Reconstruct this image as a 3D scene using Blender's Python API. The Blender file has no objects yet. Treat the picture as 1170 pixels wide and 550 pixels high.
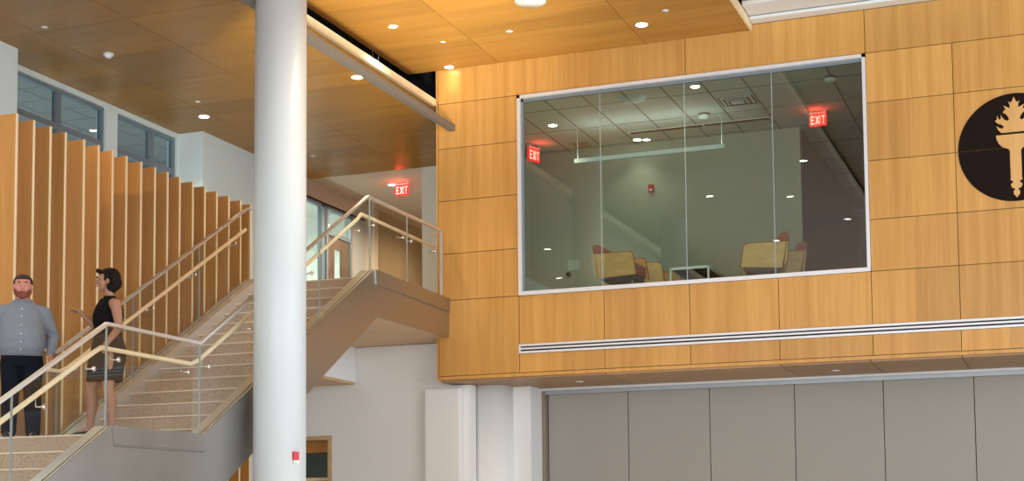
import bpy, bmesh, math, random
from mathutils import Vector, Matrix, Euler
random.seed(7)
S = bpy.context.scene
COL = S.collection

# ------------------------------------------------------------------ camera, world, exposure, big lights
F_PX, CX, CY = 1713.44, 563.42, 475.14          # calibrated for 1170 x 550
YAW, PITCH, ROLL = .373037, .0778805, -.0079165
fwd = Vector((-math.sin(YAW)*math.cos(PITCH), math.cos(YAW)*math.cos(PITCH), math.sin(PITCH)))
rgt = Vector((math.cos(YAW), math.sin(YAW), 0))
up = rgt.cross(fwd)
cr, sr = math.cos(ROLL), math.sin(ROLL)
rgt, up = cr*rgt + sr*up, -sr*rgt + cr*up
cam = bpy.data.cameras.new('camera')
camo = bpy.data.objects.new('camera', cam); COL.objects.link(camo)
m = Matrix((rgt, up, -fwd)).transposed().to_4x4(); m.translation = (0, 0, 1.6)
camo.matrix_world = m
cam.sensor_width = 36; cam.lens = F_PX/1170*36
cam.shift_x = -(CX-585)/1170; cam.shift_y = (CY-275)/1170
cam.clip_end = 300
S.camera = camo

W = bpy.data.worlds.new('daylight'); S.world = W; W.use_nodes = True
bg = W.node_tree.nodes['Background']; bg.inputs[0].default_value = (.80, .90, 1, 1); bg.inputs[1].default_value = 1.9

S.cycles.transparent_max_bounces = 32
S.view_settings.view_transform = 'Standard'; S.view_settings.look = 'None'
S.view_settings.exposure = 0.22; S.view_settings.gamma = 1; S.view_settings.use_curve_mapping = False

def area(name, loc, rot, sx, sy, power, color):
    l = bpy.data.lights.new(name, 'AREA'); l.shape = 'RECTANGLE'; l.size = sx; l.size_y = sy
    l.energy = power; l.color = color
    o = bpy.data.objects.new(name, l); COL.objects.link(o); o.location = loc; o.rotation_euler = rot
    return o
# daylight of the hall's tall window wall, behind the camera
area('window_daylight', (-2, -9.5, 3.7), (math.radians(90), 0, 0), 18, 5.6, 1450, (.86, .93, 1))
# daylight of the glazing on the right-hand side of the hall
area('side_window_daylight', (9.5, 9, 4.5), (math.radians(90), 0, math.radians(90)), 16, 7, 900, (.92, .96, 1))

l = area('ceiling_fill_area', (-6.3, 17.6, .06), (math.radians(180), 0, 0), 5.6, 6.5, 55, (1, .93, .80)); l.data.spread = math.radians(100)  # added unseen light brightening the wooden ceiling from below

# added spot that brightens the wooden ceiling like sun glinting off the floor
gl = bpy.data.lights.new('ceiling_fill_spot', 'SPOT'); gl.energy = 7500; gl.color = (1, .90, .70); gl.spot_size = math.radians(34); gl.spot_blend = 1; gl.shadow_soft_size = .8
go = bpy.data.objects.new('ceiling_fill_spot', gl); COL.objects.link(go); go.location = (-3.6, 12.6, .9)
go.rotation_euler = (Vector((-8.8, 18.9, 9.07))-Vector(go.location)).to_track_quat('-Z', 'Y').to_euler()

# ------------------------------------------------------------------ materials
def newmat(name):
    mt = bpy.data.materials.new(name); mt.use_nodes = True
    nt = mt.node_tree; b = nt.nodes['Principled BSDF']
    return mt, nt, b
def plain(name, col, rough=.5, metal=0, bump=0, bscale=60, var=0, spec=.5):
    mt, nt, b = newmat(name)
    b.inputs['Base Color'].default_value = (*col, 1); b.inputs['Roughness'].default_value = rough
    b.inputs['Metallic'].default_value = metal; b.inputs['Specular IOR Level'].default_value = spec
    tc = nt.nodes.new('ShaderNodeTexCoord'); n = nt.nodes.new('ShaderNodeTexNoise')
    n.inputs['Scale'].default_value = bscale; n.inputs['Detail'].default_value = 3
    nt.links.new(tc.outputs['Object'], n.inputs['Vector'])
    if bump:
        bp = nt.nodes.new('ShaderNodeBump'); bp.inputs['Strength'].default_value = bump; bp.inputs['Distance'].default_value = .01
        nt.links.new(n.outputs['Fac'], bp.inputs['Height']); nt.links.new(bp.outputs[0], b.inputs['Normal'])
    mx = nt.nodes.new('ShaderNodeMix'); mx.data_type = 'RGBA'
    v = var or .03
    mx.inputs[6].default_value = (*[c*(1-v) for c in col], 1); mx.inputs[7].default_value = (*[min(1, c*(1+v)) for c in col], 1)
    nt.links.new(n.outputs['Fac'], mx.inputs[0]); nt.links.new(mx.outputs[2], b.inputs['Base Color'])
    return mt
def wood(name, dark, light, sc, rough=.38, spec=.5, streak=.5, attr=False, objrand=False, fine=None, bandscale=None):
    """veneer: noise stretched along the grain; attr = each panel's own tone"""
    mt, nt, b = newmat(name); L = nt.links
    tc = nt.nodes.new('ShaderNodeTexCoord')
    def noise(scale, detail):
        mp = nt.nodes.new('ShaderNodeMapping'); mp.inputs['Scale'].default_value = scale
        n = nt.nodes.new('ShaderNodeTexNoise'); n.inputs['Scale'].default_value = 1; n.inputs['Detail'].default_value = detail
        L.new(tc.outputs['Object'], mp.inputs['Vector']); L.new(mp.outputs[0], n.inputs['Vector']); return n, mp
    n1, m1 = noise(sc, 4); n2, m2 = noise(fine or [c*7 for c in sc], 2)
    if objrand:
        oi = nt.nodes.new('ShaderNodeObjectInfo'); ml = nt.nodes.new('ShaderNodeMath'); ml.operation = 'MULTIPLY'; ml.inputs[1].default_value = 60
        cb = nt.nodes.new('ShaderNodeCombineXYZ'); L.new(oi.outputs['Random'], ml.inputs[0])
        for i in range(3): L.new(ml.outputs[0], cb.inputs[i])
        L.new(cb.outputs[0], m1.inputs['Location'])
    a = nt.nodes.new('ShaderNodeMath'); a.operation = 'MULTIPLY_ADD'; a.inputs[1].default_value = streak
    L.new(n2.outputs['Fac'], a.inputs[0]); L.new(n1.outputs['Fac'], a.inputs[2])
    r = nt.nodes.new('ShaderNodeMapRange'); r.inputs[1].default_value = .35+streak*.3; r.inputs[2].default_value = .65+streak*.7
    L.new(a.outputs[0], r.inputs[0])
    mx = nt.nodes.new('ShaderNodeMix'); mx.data_type = 'RGBA'
    mx.inputs[6].default_value = (*dark, 1); mx.inputs[7].default_value = (*light, 1)
    L.new(r.outputs[0], mx.inputs[0])
    out = mx.outputs[2]
    if attr or objrand:
        h = nt.nodes.new('ShaderNodeHueSaturation'); L.new(out, h.inputs['Color'])
        mr = nt.nodes.new('ShaderNodeMapRange'); mr.inputs[3].default_value = .88; mr.inputs[4].default_value = 1.10
        if attr:
            at = nt.nodes.new('ShaderNodeAttribute'); at.attribute_name = 'tone'; L.new(at.outputs['Fac'], mr.inputs[0])
        else: L.new(oi.outputs['Random'], mr.inputs[0]); mr.inputs[3].default_value = .9; mr.inputs[4].default_value = 1.1
        L.new(mr.outputs[0], h.inputs['Value']); out = h.outputs[0]
    L.new(out, b.inputs['Base Color'])
    b.inputs['Roughness'].default_value = rough; b.inputs['Specular IOR Level'].default_value = spec
    return mt
def brushed(name, col, rough=.32, scale=(3, 3, 160), aniso=0, metal=1):
    mt, nt, b = newmat(name); L = nt.links
    tc = nt.nodes.new('ShaderNodeTexCoord'); mp = nt.nodes.new('ShaderNodeMapping'); mp.inputs['Scale'].default_value = scale
    n = nt.nodes.new('ShaderNodeTexNoise'); n.inputs['Scale'].default_value = 1; n.inputs['Detail'].default_value = 3
    L.new(tc.outputs['Object'], mp.inputs['Vector']); L.new(mp.outputs[0], n.inputs['Vector'])
    mr = nt.nodes.new('ShaderNodeMapRange'); mr.inputs[3].default_value = rough*.8; mr.inputs[4].default_value = rough*1.2
    L.new(n.outputs['Fac'], mr.inputs[0]); L.new(mr.outputs[0], b.inputs['Roughness'])
    b.inputs['Base Color'].default_value = (*col, 1); b.inputs['Metallic'].default_value = metal
    return mt
def glass(name, tint, refl=1.0, ior=1.5):
    """clear sheet glass: what passes through is tinted, what reflects follows Fresnel"""
    mt = bpy.data.materials.new(name); mt.use_nodes = True; nt = mt.node_tree; nt.nodes.clear(); L = nt.links
    o = nt.nodes.new('ShaderNodeOutputMaterial'); mx = nt.nodes.new('ShaderNodeMixShader')
    t = nt.nodes.new('ShaderNodeBsdfTransparent'); t.inputs[0].default_value = (*tint, 1)
    g = nt.nodes.new('ShaderNodeBsdfGlossy'); g.inputs['Roughness'].default_value = 0.0; g.inputs[0].default_value = (1, 1, 1, 1)
    f = nt.nodes.new('ShaderNodeFresnel'); f.inputs[0].default_value = ior
    ge = nt.nodes.new('ShaderNodeNewGeometry'); iv = nt.nodes.new('ShaderNodeMath'); iv.operation = 'SUBTRACT'; iv.inputs[0].default_value = refl
    ms = nt.nodes.new('ShaderNodeMath'); ms.operation = 'MULTIPLY'; ms.inputs[1].default_value = refl; L.new(ge.outputs['Backfacing'], ms.inputs[0]); L.new(ms.outputs[0], iv.inputs[1])
    ml = nt.nodes.new('ShaderNodeMath'); ml.operation = 'MULTIPLY'; ml.use_clamp = True
    L.new(f.outputs[0], ml.inputs[0]); L.new(iv.outputs[0], ml.inputs[1]); L.new(ml.outputs[0], mx.inputs[0]); L.new(t.outputs[0], mx.inputs[1]); L.new(g.outputs[0], mx.inputs[2])
    L.new(mx.outputs[0], o.inputs[0]); return mt
def emit(name, col, power):
    mt, nt, b = newmat(name)
    b.inputs['Base Color'].default_value = (*col, 1); b.inputs['Emission Color'].default_value = (*col, 1)
    b.inputs['Emission Strength'].default_value = power; return mt
def terrazzo(name):
    mt, nt, b = newmat(name); L = nt.links
    tc = nt.nodes.new('ShaderNodeTexCoord')
    v = nt.nodes.new('ShaderNodeTexNoise'); v.inputs['Scale'].default_value = 55; v.inputs['Detail'].default_value = 5; v.inputs['Roughness'].default_value = .8
    L.new(tc.outputs['Object'], v.inputs['Vector'])
    r = nt.nodes.new('ShaderNodeValToRGB'); e = r.color_ramp.elements
    e[0].position = .38; e[0].color = (.38, .27, .185, 1); e[1].position = .62; e[1].color = (.64, .50, .38, 1)
    L.new(v.outputs['Fac'], r.inputs[0]); L.new(r.outputs[0], b.inputs['Base Color']); b.inputs['Roughness'].default_value = .55
    return mt

M = {}
M['facade'] = wood('vertical_grain_maple_veneer', (.54, .268, .060), (.69, .378, .108), (9, 9, .35), .42, .35, .6, attr=True, fine=(95, 95, 1.2))
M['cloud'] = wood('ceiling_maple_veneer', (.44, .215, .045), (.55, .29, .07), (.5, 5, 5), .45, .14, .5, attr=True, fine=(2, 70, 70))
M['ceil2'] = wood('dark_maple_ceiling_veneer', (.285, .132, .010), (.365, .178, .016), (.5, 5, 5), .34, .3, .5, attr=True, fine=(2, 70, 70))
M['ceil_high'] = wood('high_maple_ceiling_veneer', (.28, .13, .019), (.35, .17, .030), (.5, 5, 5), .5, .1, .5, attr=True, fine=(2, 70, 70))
M['fin'] = wood('fin_maple_veneer', (.46, .20, .045), (.58, .28, .075), (8, 8, .4), .4, .4, .6, objrand=True, fine=(80, 80, 1.5))
M['fin_edge'] = wood('pale_solid_wood_edging', (.84, .64, .38), (.94, .78, .52), (12, 12, .6), .45, .4, .4)
M['pale_wood'] = wood('pale_maple_handrail', (.86, .67, .43), (.95, .80, .58), (10, 1.2, 10), .35, .5, .4)
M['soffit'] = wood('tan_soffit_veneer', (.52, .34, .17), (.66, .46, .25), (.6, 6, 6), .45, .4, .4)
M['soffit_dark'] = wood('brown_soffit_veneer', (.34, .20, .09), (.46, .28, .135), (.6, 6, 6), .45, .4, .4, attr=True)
M['brown_wood'] = wood('brown_corridor_veneer', (.20, .135, .07), (.28, .19, .105), (7, 7, .5), .35, .5, .5)
M['door_wood'] = wood('dark_brown_door_veneer', (.10, .055, .03), (.16, .09, .05), (12, 12, .8), .4, .5, .5)
M['chair_wood'] = wood('light_plywood_shell', (.64, .32, .08), (.82, .47, .14), (3, 3, 8), .35, .5, .4)
M['white'] = plain('white_wall_paint', (.70, .78, .76), .6)
M['wall_low'] = plain('warm_white_wall_paint', (.85, .85, .835), .65)
M['column'] = plain('white_column_paint', (.63, .70, .75), .35, spec=.5)
M['column_low'] = plain('brightened_column_paint', (.86, .87, .86), .35)  # column paint lightened to imitate the brighter light lower down
M['white_trim'] = plain('white_painted_trim', (.80, .82, .83), .45)
M['grey_frame'] = plain('grey_aluminium_window_frame', (.21, .25, .28), .4, .3)
M['pale_frame'] = plain('satin_aluminium_frame', (.74, .74, .76), .4, .2)
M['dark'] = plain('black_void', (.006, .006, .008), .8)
M['slot'] = plain('black_diffuser_slot', (.008, .009, .014), .6)
M['ceiling_joint'] = plain('brown_ceiling_joint', (.24, .11, .03), .7)
M['gap'] = plain('dark_panel_joint', (.16, .075, .025), .8)
M['track'] = plain('grey_painted_metal', (.20, .19, .18), .45, .4)
M['partition'] = plain('grey_beige_partition_fabric', (.37, .35, .31), .85, bump=.15, bscale=300, var=.05)
M['partition_trim'] = plain('grey_partition_track', (.42, .45, .48), .4, .3)
M['jamb'] = plain('brown_grey_jamb', (.27, .21, .165), .6)
M['steel'] = brushed('brushed_stainless_steel', (.78, .78, .77), .30, metal=.72)
M['steel_face'] = brushed('brushed_stainless_fascia', (.45, .435, .415), .36, (40, 3, 3))
M['rail_steel'] = brushed('polished_steel_rail', (.80, .79, .78), .33, metal=.85)
M['chrome'] = brushed('satin_chrome', (.80, .80, .80), .18)
M['terrazzo'] = terrazzo('beige_speckled_terrazzo')
M['nosing'] = plain('pale_stair_nosing', (.80, .68, .54), .5)
M['floor'] = plain('pale_polished_floor', (.66, .60, .52), .35, bscale=8, var=.06)
M['carpet'] = plain('brown_grey_carpet', (.22, .18, .14), .95, bump=.3, bscale=200, var=.15)
M['glass'] = glass('clear_balustrade_glass', (.955, .972, .966), .9)
M['glass_edge'] = plain('green_glass_edge', (.36, .42, .42), .4)
M['big_glass'] = glass('tinted_window_glass', (.80, .88, .84), 2.3)
M['win_glass'] = glass('office_window_glass', (.74, .82, .82), 1.0)
M['plaster'] = plain('greenish_grey_lounge_wall', (.50, .50, .40), .75)
M['tile'] = plain('acoustic_ceiling_tile', (.66, .70, .67), .9, bump=.1, bscale=120)
M['grid'] = plain('dark_ceiling_grid_line', (.22, .23, .22), .8)  # dark grid and slot lines on the ceilings
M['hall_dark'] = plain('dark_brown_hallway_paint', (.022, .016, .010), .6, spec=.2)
M['office_wall'] = plain('office_wall_paint', (.34, .33, .31), .8)
M['rust'] = plain('rust_red_upholstery', (.32, .06, .025), .85, bump=.2, bscale=150, var=.1)
M['black'] = plain('black_plastic', (.012, .012, .012), .5)
M['exit_red'] = emit('glowing_red_exit_face', (.80, .035, .03), 1.0)
M['exit_text'] = emit('glowing_exit_letters', (1.0, .30, .24), 2.6)
M['lamp'] = emit('lit_downlight_lens', (1.0, .93, .82), 14)
M['lamp_off'] = plain('unlit_white_lens', (.78, .76, .70), .5)
M['alarm_red'] = plain('red_alarm_plastic', (.62, .03, .05), .4)
M['pendant'] = plain('white_pendant_housing', (.92, .96, .94), .4)
M['emblem_black'] = plain('matt_black_emblem', (.012, .006, .004), .75, spec=.15)
M['emblem_wood'] = wood('emblem_veneer', (.66, .37, .12), (.78, .46, .17), (10, 10, .5), .42, .35, .5)
M['corridor_white'] = plain('lamplit_corridor_paint', (.88, .84, .74), .6)  # warm lamp light put into this wall colour
M['mauve'] = plain('grey_mauve_wall_paint', (.36, .32, .29), .7)
M['tan_paint'] = plain('tan_wall_paint', (.50, .38, .26), .7)
M['ceil3'] = plain('pale_corridor_ceiling', (.60, .54, .44), .8)

# ------------------------------------------------------------------ mesh helpers
class MB:
    def __init__(s): s.v = []; s.f = []; s.mi = []; s.tone = []; s.mats = []; s.smooth = []
    def mat(s, m):
        m = M[m] if isinstance(m, str) else m
        if m not in s.mats: s.mats.append(m)
        return s.mats.index(m)
    def add(s, verts, faces, m, tone=.5, smooth=False):
        o = len(s.v); s.v += [tuple(v) for v in verts]; k = s.mat(m)
        for f in faces: s.f.append([i+o for i in f]); s.mi.append(k); s.tone.append(tone); s.smooth.append(smooth)
        return s
    def box(s, x0, x1, y0, y1, z0, z1, m, tone=.5):
        x0, x1 = min(x0, x1), max(x0, x1); y0, y1 = min(y0, y1), max(y0, y1); z0, z1 = min(z0, z1), max(z0, z1)
        v = [(x, y, z) for z in (z0, z1) for y in (y0, y1) for x in (x0, x1)]
        return s.add(v, [(0, 2, 3, 1), (4, 5, 7, 6), (0, 1, 5, 4), (2, 6, 7, 3), (0, 4, 6, 2), (1, 3, 7, 5)], m, tone)
    def obox(s, c, size, rot, m):
        """box about c with Euler rotation"""
        R = Euler(rot).to_matrix(); v = []
        for z in (-.5, .5):
            for y in (-.5, .5):
                for x in (-.5, .5): v.append(Vector(c) + R @ Vector((x*size[0], y*size[1], z*size[2])))
        return s.add(v, [(0, 2, 3, 1), (4, 5, 7, 6), (0, 1, 5, 4), (2, 6, 7, 3), (0, 4, 6, 2), (1, 3, 7, 5)], m)
    def prism_yz(s, pts, x0, x1, m, tone=.5):
        """polygon in the YZ plane (any simple polygon), pushed from x0 to x1"""
        n = len(pts); v = [(x0, y, z) for y, z in pts] + [(x1, y, z) for y, z in pts]
        a = sum(pts[i][0]*pts[(i+1) % n][1]-pts[(i+1) % n][0]*pts[i][1] for i in range(n))
        if (a > 0) != (x1 > x0): pass
        f = [tuple(range(n)), tuple(range(2*n-1, n-1, -1))] + [(i, i+n, (i+1) % n+n, (i+1) % n) for i in range(n)]
        return s.add(v, f, m, tone)
    def prism_xz(s, pts, y0, y1, m):
        n = len(pts); v = [(x, y0, z) for x, z in pts] + [(x, y1, z) for x, z in pts]
        f = [tuple(range(n)), tuple(range(2*n-1, n-1, -1))] + [(i, i+n, (i+1) % n+n, (i+1) % n) for i in range(n)]
        return s.add(v, f, m)
    def tube(s, path, r, m, n=10, caps=True):
        P = [Vector(p) for p in path]; k = len(P); rings = []
        rr = r if isinstance(r, (list, tuple)) else [r]*k
        ref = None; v = []
        for i in range(k):
            d = (P[min(i+1, k-1)]-P[max(i-1, 0)]).normalized()
            if 0 < i < k-1:
                d1 = (P[i]-P[i-1]).normalized(); d2 = (P[i+1]-P[i]).normalized(); d = (d1+d2).normalized()
            if ref is None: ref = Vector((0, 0, 1)) if abs(d.z) < .9 else Vector((1, 0, 0))
            a = d.cross(ref).normalized(); b = a.cross(d)
            sc = 1
            for j in range(n):
                t = 2*math.pi*j/n; v.append(P[i] + (a*math.cos(t)+b*math.sin(t))*rr[i]*sc)
        f = [(i*n+j, i*n+(j+1) % n, (i+1)*n+(j+1) % n, (i+1)*n+j) for i in range(k-1) for j in range(n)]
        if caps: f += [tuple(range(n-1, -1, -1)), tuple((k-1)*n+j for j in range(n))]
        return s.add(v, f, m, .5, True)
    def cyl(s, p0, p1, r, m, n=24): return s.tube([p0, p1], r, m, n)
    def disc(s, c, r, z, m, n=28): return s.cyl((c[0], c[1], z), (c[0], c[1], z+.01), r, m, n)
    def build(s, name, parent=None, loc=(0, 0, 0), rotz=0, bevel=0, kind=None):
        me = bpy.data.meshes.new(name); me.from_pydata(s.v, [], s.f)
        for mt in s.mats: me.materials.append(mt)
        me.polygons.foreach_set('material_index', s.mi); me.polygons.foreach_set('use_smooth', s.smooth)
        at = me.attributes.new('tone', 'FLOAT', 'FACE'); at.data.foreach_set('value', s.tone)
        bm = bmesh.new(); bm.from_mesh(me); bmesh.ops.recalc_face_normals(bm, faces=bm.faces)
        ngon = [f for f in bm.faces if len(f.verts) > 4 and not f.smooth]
        if ngon: bmesh.ops.triangulate(bm, faces=ngon)
        if bevel: 
            es = [e for e in bm.edges if len(e.link_faces) == 2 and e.calc_face_angle(0) > .6]
            bmesh.ops.bevel(bm, geom=es, offset=bevel, segments=2, affect='EDGES', profile=.6)
        bm.to_mesh(me); bm.free()
        o = bpy.data.objects.new(name, me); COL.objects.link(o)
        o.location = loc; o.rotation_euler = (0, 0, rotz)
        if parent: o.parent = parent
        if kind: o['kind'] = kind
        return o
def thing(name, label, cat, loc=(0, 0, 0), rotz=0, group=None):
    o = bpy.data.objects.new(name, None); o.empty_display_size = .1; COL.objects.link(o)
    o.location = loc; o.rotation_euler = (0, 0, rotz); o['label'] = label; o['category'] = cat
    if group: o['group'] = group
    return o
def tag(o, label, cat, group=None):
    o['label'] = label; o['category'] = cat
    if group: o['group'] = group
    return o
def dup(root, loc=None, rotz=None, label=None):
    r = root.copy(); COL.objects.link(r)
    if loc is not None: r.location = loc
    if rotz is not None: r.rotation_euler = (0, 0, rotz)
    if label: r['label'] = label
    for ch in [c for c in bpy.data.objects if c.parent == root]:
        c = ch.copy(); COL.objects.link(c); c.parent = r
        for g in [k for k in bpy.data.objects if k.parent == ch]:
            d = g.copy(); COL.objects.link(d); d.parent = c
    return r
def struct(mb, name, **k): return mb.build(name, kind='structure', **k)

YF = 21.85            # face of the wood-panelled wall
FZ = .03              # hall floor
Z2 = 5.28             # upper floor
ZL = 2.655            # stair landing

# ------------------------------------------------------------------ structure
b = MB(); b.box(-16, 13, -12, 34, -.2, FZ, 'floor'); struct(b, 'floor')
# upper floor slab
b = MB()
b.box(-13.85, -11.2, 19.2, 22.35, 4.12, Z2, 'white_trim'); b.box(-11.2, -9.52, 19.2, 22.35, 4.74, Z2, 'white_trim')
b.box(-13.85, 2.5, 22.58, 34, 4.12, Z2-.03, 'carpet'); b.box(-13.85, 2.5, 22.35, 22.58, 4.70, Z2-.03, 'carpet')
b.box(-9.45, 2.5, 21.93, 22.35, 4.12, Z2-.03, 'carpet'); struct(b, 'floor.001')
b = MB(); b.box(-13.80, -11.22, 19.25, 22.34, 4.08, 4.12, 'soffit')
b.box(-11.19, -9.34, 19.22, 20.8, 4.70, 4.74, 'soffit', .4); b.box(-11.19, -9.34, 20.81, 22.34, 4.70, 4.74, 'soffit', .6)
struct(b, 'ceiling_soffit')

# facade: veneer panels with fine dark joints
def panel(bb, x0, x1, z0, z1, y0=YF, y1=YF+.05, m='facade', half=True):
    g = .005
    n = 2 if (half and x1-x0 > .9) else 1
    for i in range(n):
        a = x0 + (x1-x0)*i/n; c = x0 + (x1-x0)*(i+1)/n
        bb.box(a+(g if i == 0 else 0), c-(g if i == n-1 else 0), y0, y1, z0+g, z1-g, m, random.random())
fac = MB()
xs = [-9.47, -8.10, -6.71, -5.37, -4.035, -2.70, -1.49, -.2, 1.1, 2.4]
rows = [4.085, 5.30, 6.053, 6.915, 7.769, 8.508, 9.16]
VT, VB = 4.53, 4.385
for i in range(len(xs)-1):
    if i == 0: panel(fac, xs[0], xs[1], rows[0], rows[1]); continue
    panel(fac, xs[i], xs[i+1], rows[0], VB); panel(fac, xs[i], xs[i+1], VT, rows[1])
for r in range(1, 5):
    panel(fac, xs[0], xs[1], rows[r], rows[r+1])
    for i in range(5, len(xs)-1): panel(fac, xs[i], xs[i+1], rows[r], rows[r+1])
panel(fac, xs[0], -5.37, rows[5], rows[6]); panel(fac, -5.37, -2.70, rows[5], rows[6]); panel(fac, -2.70, 1.1, rows[5], rows[6]); panel(fac, 1.1, 2.4, rows[5], rows[6])
fac.box(-9.47, 2.4, YF, YF+.05, 4.03, 4.08, 'facade', .6)
# substrate behind the joints, around the window opening
fac.box(-9.47, -8.09, YF+.03, YF+.1, 4.04, 9.2, 'gap'); fac.box(-2.71, 2.4, YF+.03, YF+.1, 4.04, 9.2, 'gap')
fac.box(-8.09, -2.71, YF+.03, YF+.1, 4.04, 5.29, 'gap'); fac.box(-8.09, -2.71, YF+.03, YF+.1, 8.52, 9.2, 'gap')
fac.box(-9.50, -9.475, YF-.005, YF+.35, 4.03, 9.16, 'facade', .7)
struct(fac, 'wall_back')
# soffit under the facade with downlights
b = MB()
for x0, x1 in ((-9.47, -6.71), (-6.71, -4.035), (-4.035, -2.75), (-2.75, -1.49), (-1.49, 2.4)):
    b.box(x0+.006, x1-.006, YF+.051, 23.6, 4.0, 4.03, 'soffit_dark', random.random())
b.box(-9.47, 2.4, YF+.051, 23.6, 4.031, 4.1, 'gap')
struct(b, 'ceiling_soffit.001')

# ceiling clouds
def cloud(name, x0, x1, y0, y1, z, th, m, xj, dy, seed, trimcol=None):
    random.seed(seed); b = MB(); edges = [x0]+sorted(x for x in xj if x0 < x < x1)+[x1]
    for i in range(len(edges)-1):
        y = y1
        while y > y0:
            ya = max(y0, y-dy)
            # two veneer leaves in a panel, no joint between them
            b.box(edges[i]+.006, edges[i+1]-.006, ya+.006, y-(y-ya)/2, z, z+th, m, random.random())
            b.box(edges[i]+.006, edges[i+1]-.006, y-(y-ya)/2, y-.004, z, z+th, m, random.random())
            y = ya
    b.box(x0+.02, x1-.02, y0, y1, z+th*.05, z+th*.9, 'ceiling_joint')
    return struct(b, name)
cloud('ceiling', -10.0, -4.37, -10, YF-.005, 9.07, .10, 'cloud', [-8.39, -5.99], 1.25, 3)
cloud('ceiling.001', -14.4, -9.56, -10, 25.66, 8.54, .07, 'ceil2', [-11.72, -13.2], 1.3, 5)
b = MB(); b.box(-9.56, -9.50, -10, YF-.01, 8.49, 8.60, 'fin_edge'); struct(b, 'trim_1')       # pale edge of the lower ceiling
b = MB(); b.box(-4.37, -4.34, -10, YF-.01, 9.06, 9.20, 'fin_edge'); struct(b, 'trim_2')
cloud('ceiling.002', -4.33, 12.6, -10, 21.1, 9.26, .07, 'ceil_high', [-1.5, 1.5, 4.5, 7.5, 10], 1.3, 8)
b = MB(); b.box(-4.33, 3, 21.1, 21.84, 9.20, 9.26, 'white_trim'); b.box(-4.33, 3, 21.62, 21.84, 9.16, 9.20, 'white_trim')
b.box(-4.33, 3, 21.57, 21.60, 9.196, 9.20, 'grid'); struct(b, 'trim_3')
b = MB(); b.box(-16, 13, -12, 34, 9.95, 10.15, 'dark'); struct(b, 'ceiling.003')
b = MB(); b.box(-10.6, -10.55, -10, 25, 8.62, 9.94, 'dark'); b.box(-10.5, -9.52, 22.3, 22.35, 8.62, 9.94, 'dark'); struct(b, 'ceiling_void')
# corridor ceiling beyond
b = MB(); b.box(-13.55, -9.5, 25.67, 34, 8.54, 8.6, 'ceil3'); b.box(-14.4, -13.56, 25.67, 34, 8.535, 8.6, 'tan_paint'); struct(b, 'ceiling.004')

# left wall with the recess holding two office windows
b = MB()
b.box(-14.1, -13.9, -10, 17.03, FZ, 8.54, 'white')
b.box(-14.9, -14.1, 16.8, 17.03, FZ, 8.54, 'white')
b.box(-14.6, -13.87, 21.83, 25.45, FZ, 8.54, 'white')
XW = -14.36
b.box(XW-.2, XW, 17.03, 21.83, FZ, 6.6, 'white'); b.box(XW-.2, XW, 17.03, 21.83, 8.46, 8.54, 'white')
b.box(XW-.2, XW, 17.03, 17.45, 6.6, 8.46, 'white'); b.box(XW-.2, XW, 19.76, 20.06, 6.6, 8.46, 'white'); b.box(XW-.2, XW, 21.79, 21.83, 6.6, 8.46, 'white')
b.box(-14.06, -13.87, 25.45, 34, FZ, Z2-.03, 'white')
struct(b, 'wall_left')
def win(name, y0, y1, mull, z0=6.6, z1=8.46, zbar=7.86):
    fr = MB(); x0, x1 = XW-.14, XW-.05; w = .055
    for a, c in ((y0, y0+w), (y1-w, y1), (mull-w, mull+w)): fr.box(x0, x1, a, c, z0, z1, 'grey_frame')
    for a, c in ((z0, z0+w), (z1-w, z1), (zbar-.05, zbar+.05)): fr.box(x0+.002, x1-.002, y0, y1, a, c, 'grey_frame')
    o = fr.build(name); o['kind'] = 'structure'
    for (a, c) in ((y0+w, mull-w), (mull+w, y1-w)):
        for (d, e) in ((z0+w, zbar-.05), (zbar+.05, z1-w)):
            MB().box(XW-.10, XW-.092, a, c, d, e, 'win_glass').build('window_pane', parent=o)
win('window_2', 17.45, 19.76, 18.62); win('window_3', 20.06, 21.79, 21.1)
# office behind those windows
b = MB(); b.box(-18.5, -14.6, 14.5, 24, 8.75, 8.8, 'office_wall')
for y in [15, 15.6, 16.2, 16.8, 17.4, 18, 18.6, 19.2, 19.8, 20.4, 21, 21.6, 22.2, 22.8]: b.box(-18.5, -14.6, y, y+.02, 8.744, 8.75, 'mauve')
for x in [-18, -17.4, -16.8, -16.2, -15.6, -15]: b.box(x, x+.02, 14.5, 24, 8.744, 8.75, 'mauve')
struct(b, 'ceiling.005')
b = MB(); b.box(-18.6, -18.5, 14.5, 24, Z2, 8.75, 'office_wall'); b.box(-18.5, -14.6, 24, 24.1, Z2, 8.75, 'office_wall'); b.box(-18.5, -14.6, 14.4, 14.5, Z2, 8.75, 'office_wall'); struct(b, 'wall_office')

# corridor wall on the left, beyond the stair: glazed screen, door, painted wall, brown panelling
XC = -13.87
b = MB()
b.box(XC-.2, XC, 25.45, 28.75, 8.21, 8.54, 'tan_paint'); b.box(XC-.2, XC-.01, 25.45, 28.75, 8.17, 8.21, 'hall_dark')
b.box(XC-.2, XC, 27.55, 28.15, Z2, 8.17, 'mauve'); b.box(XC-.2, XC-.002, 28.15, 28.75, Z2, 8.54, 'tan_paint')
b.box(XC-.2, XC, 28.75, 33.0, Z2, 8.54, 'brown_wood'); b.box(XC, -9.5, 33.0, 33.2, Z2, 8.54, 'brown_wood')
b.box(XC-2.8, XC-2.6, 24.2, 28.9, Z2, 8.54, 'wall_low'); b.box(XC-2.6, XC-.2, 28.75, 28.95, Z2, 8.54, 'wall_low'); b.box(XC-2.6, XC-.2, 24.2, 24.4, Z2, 8.54, 'wall_low')
b.box(XC-2.8, XC-.05, 24.2, 28.9, 8.54, 8.6, 'tile'); struct(b, 'wall_corridor')
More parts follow.
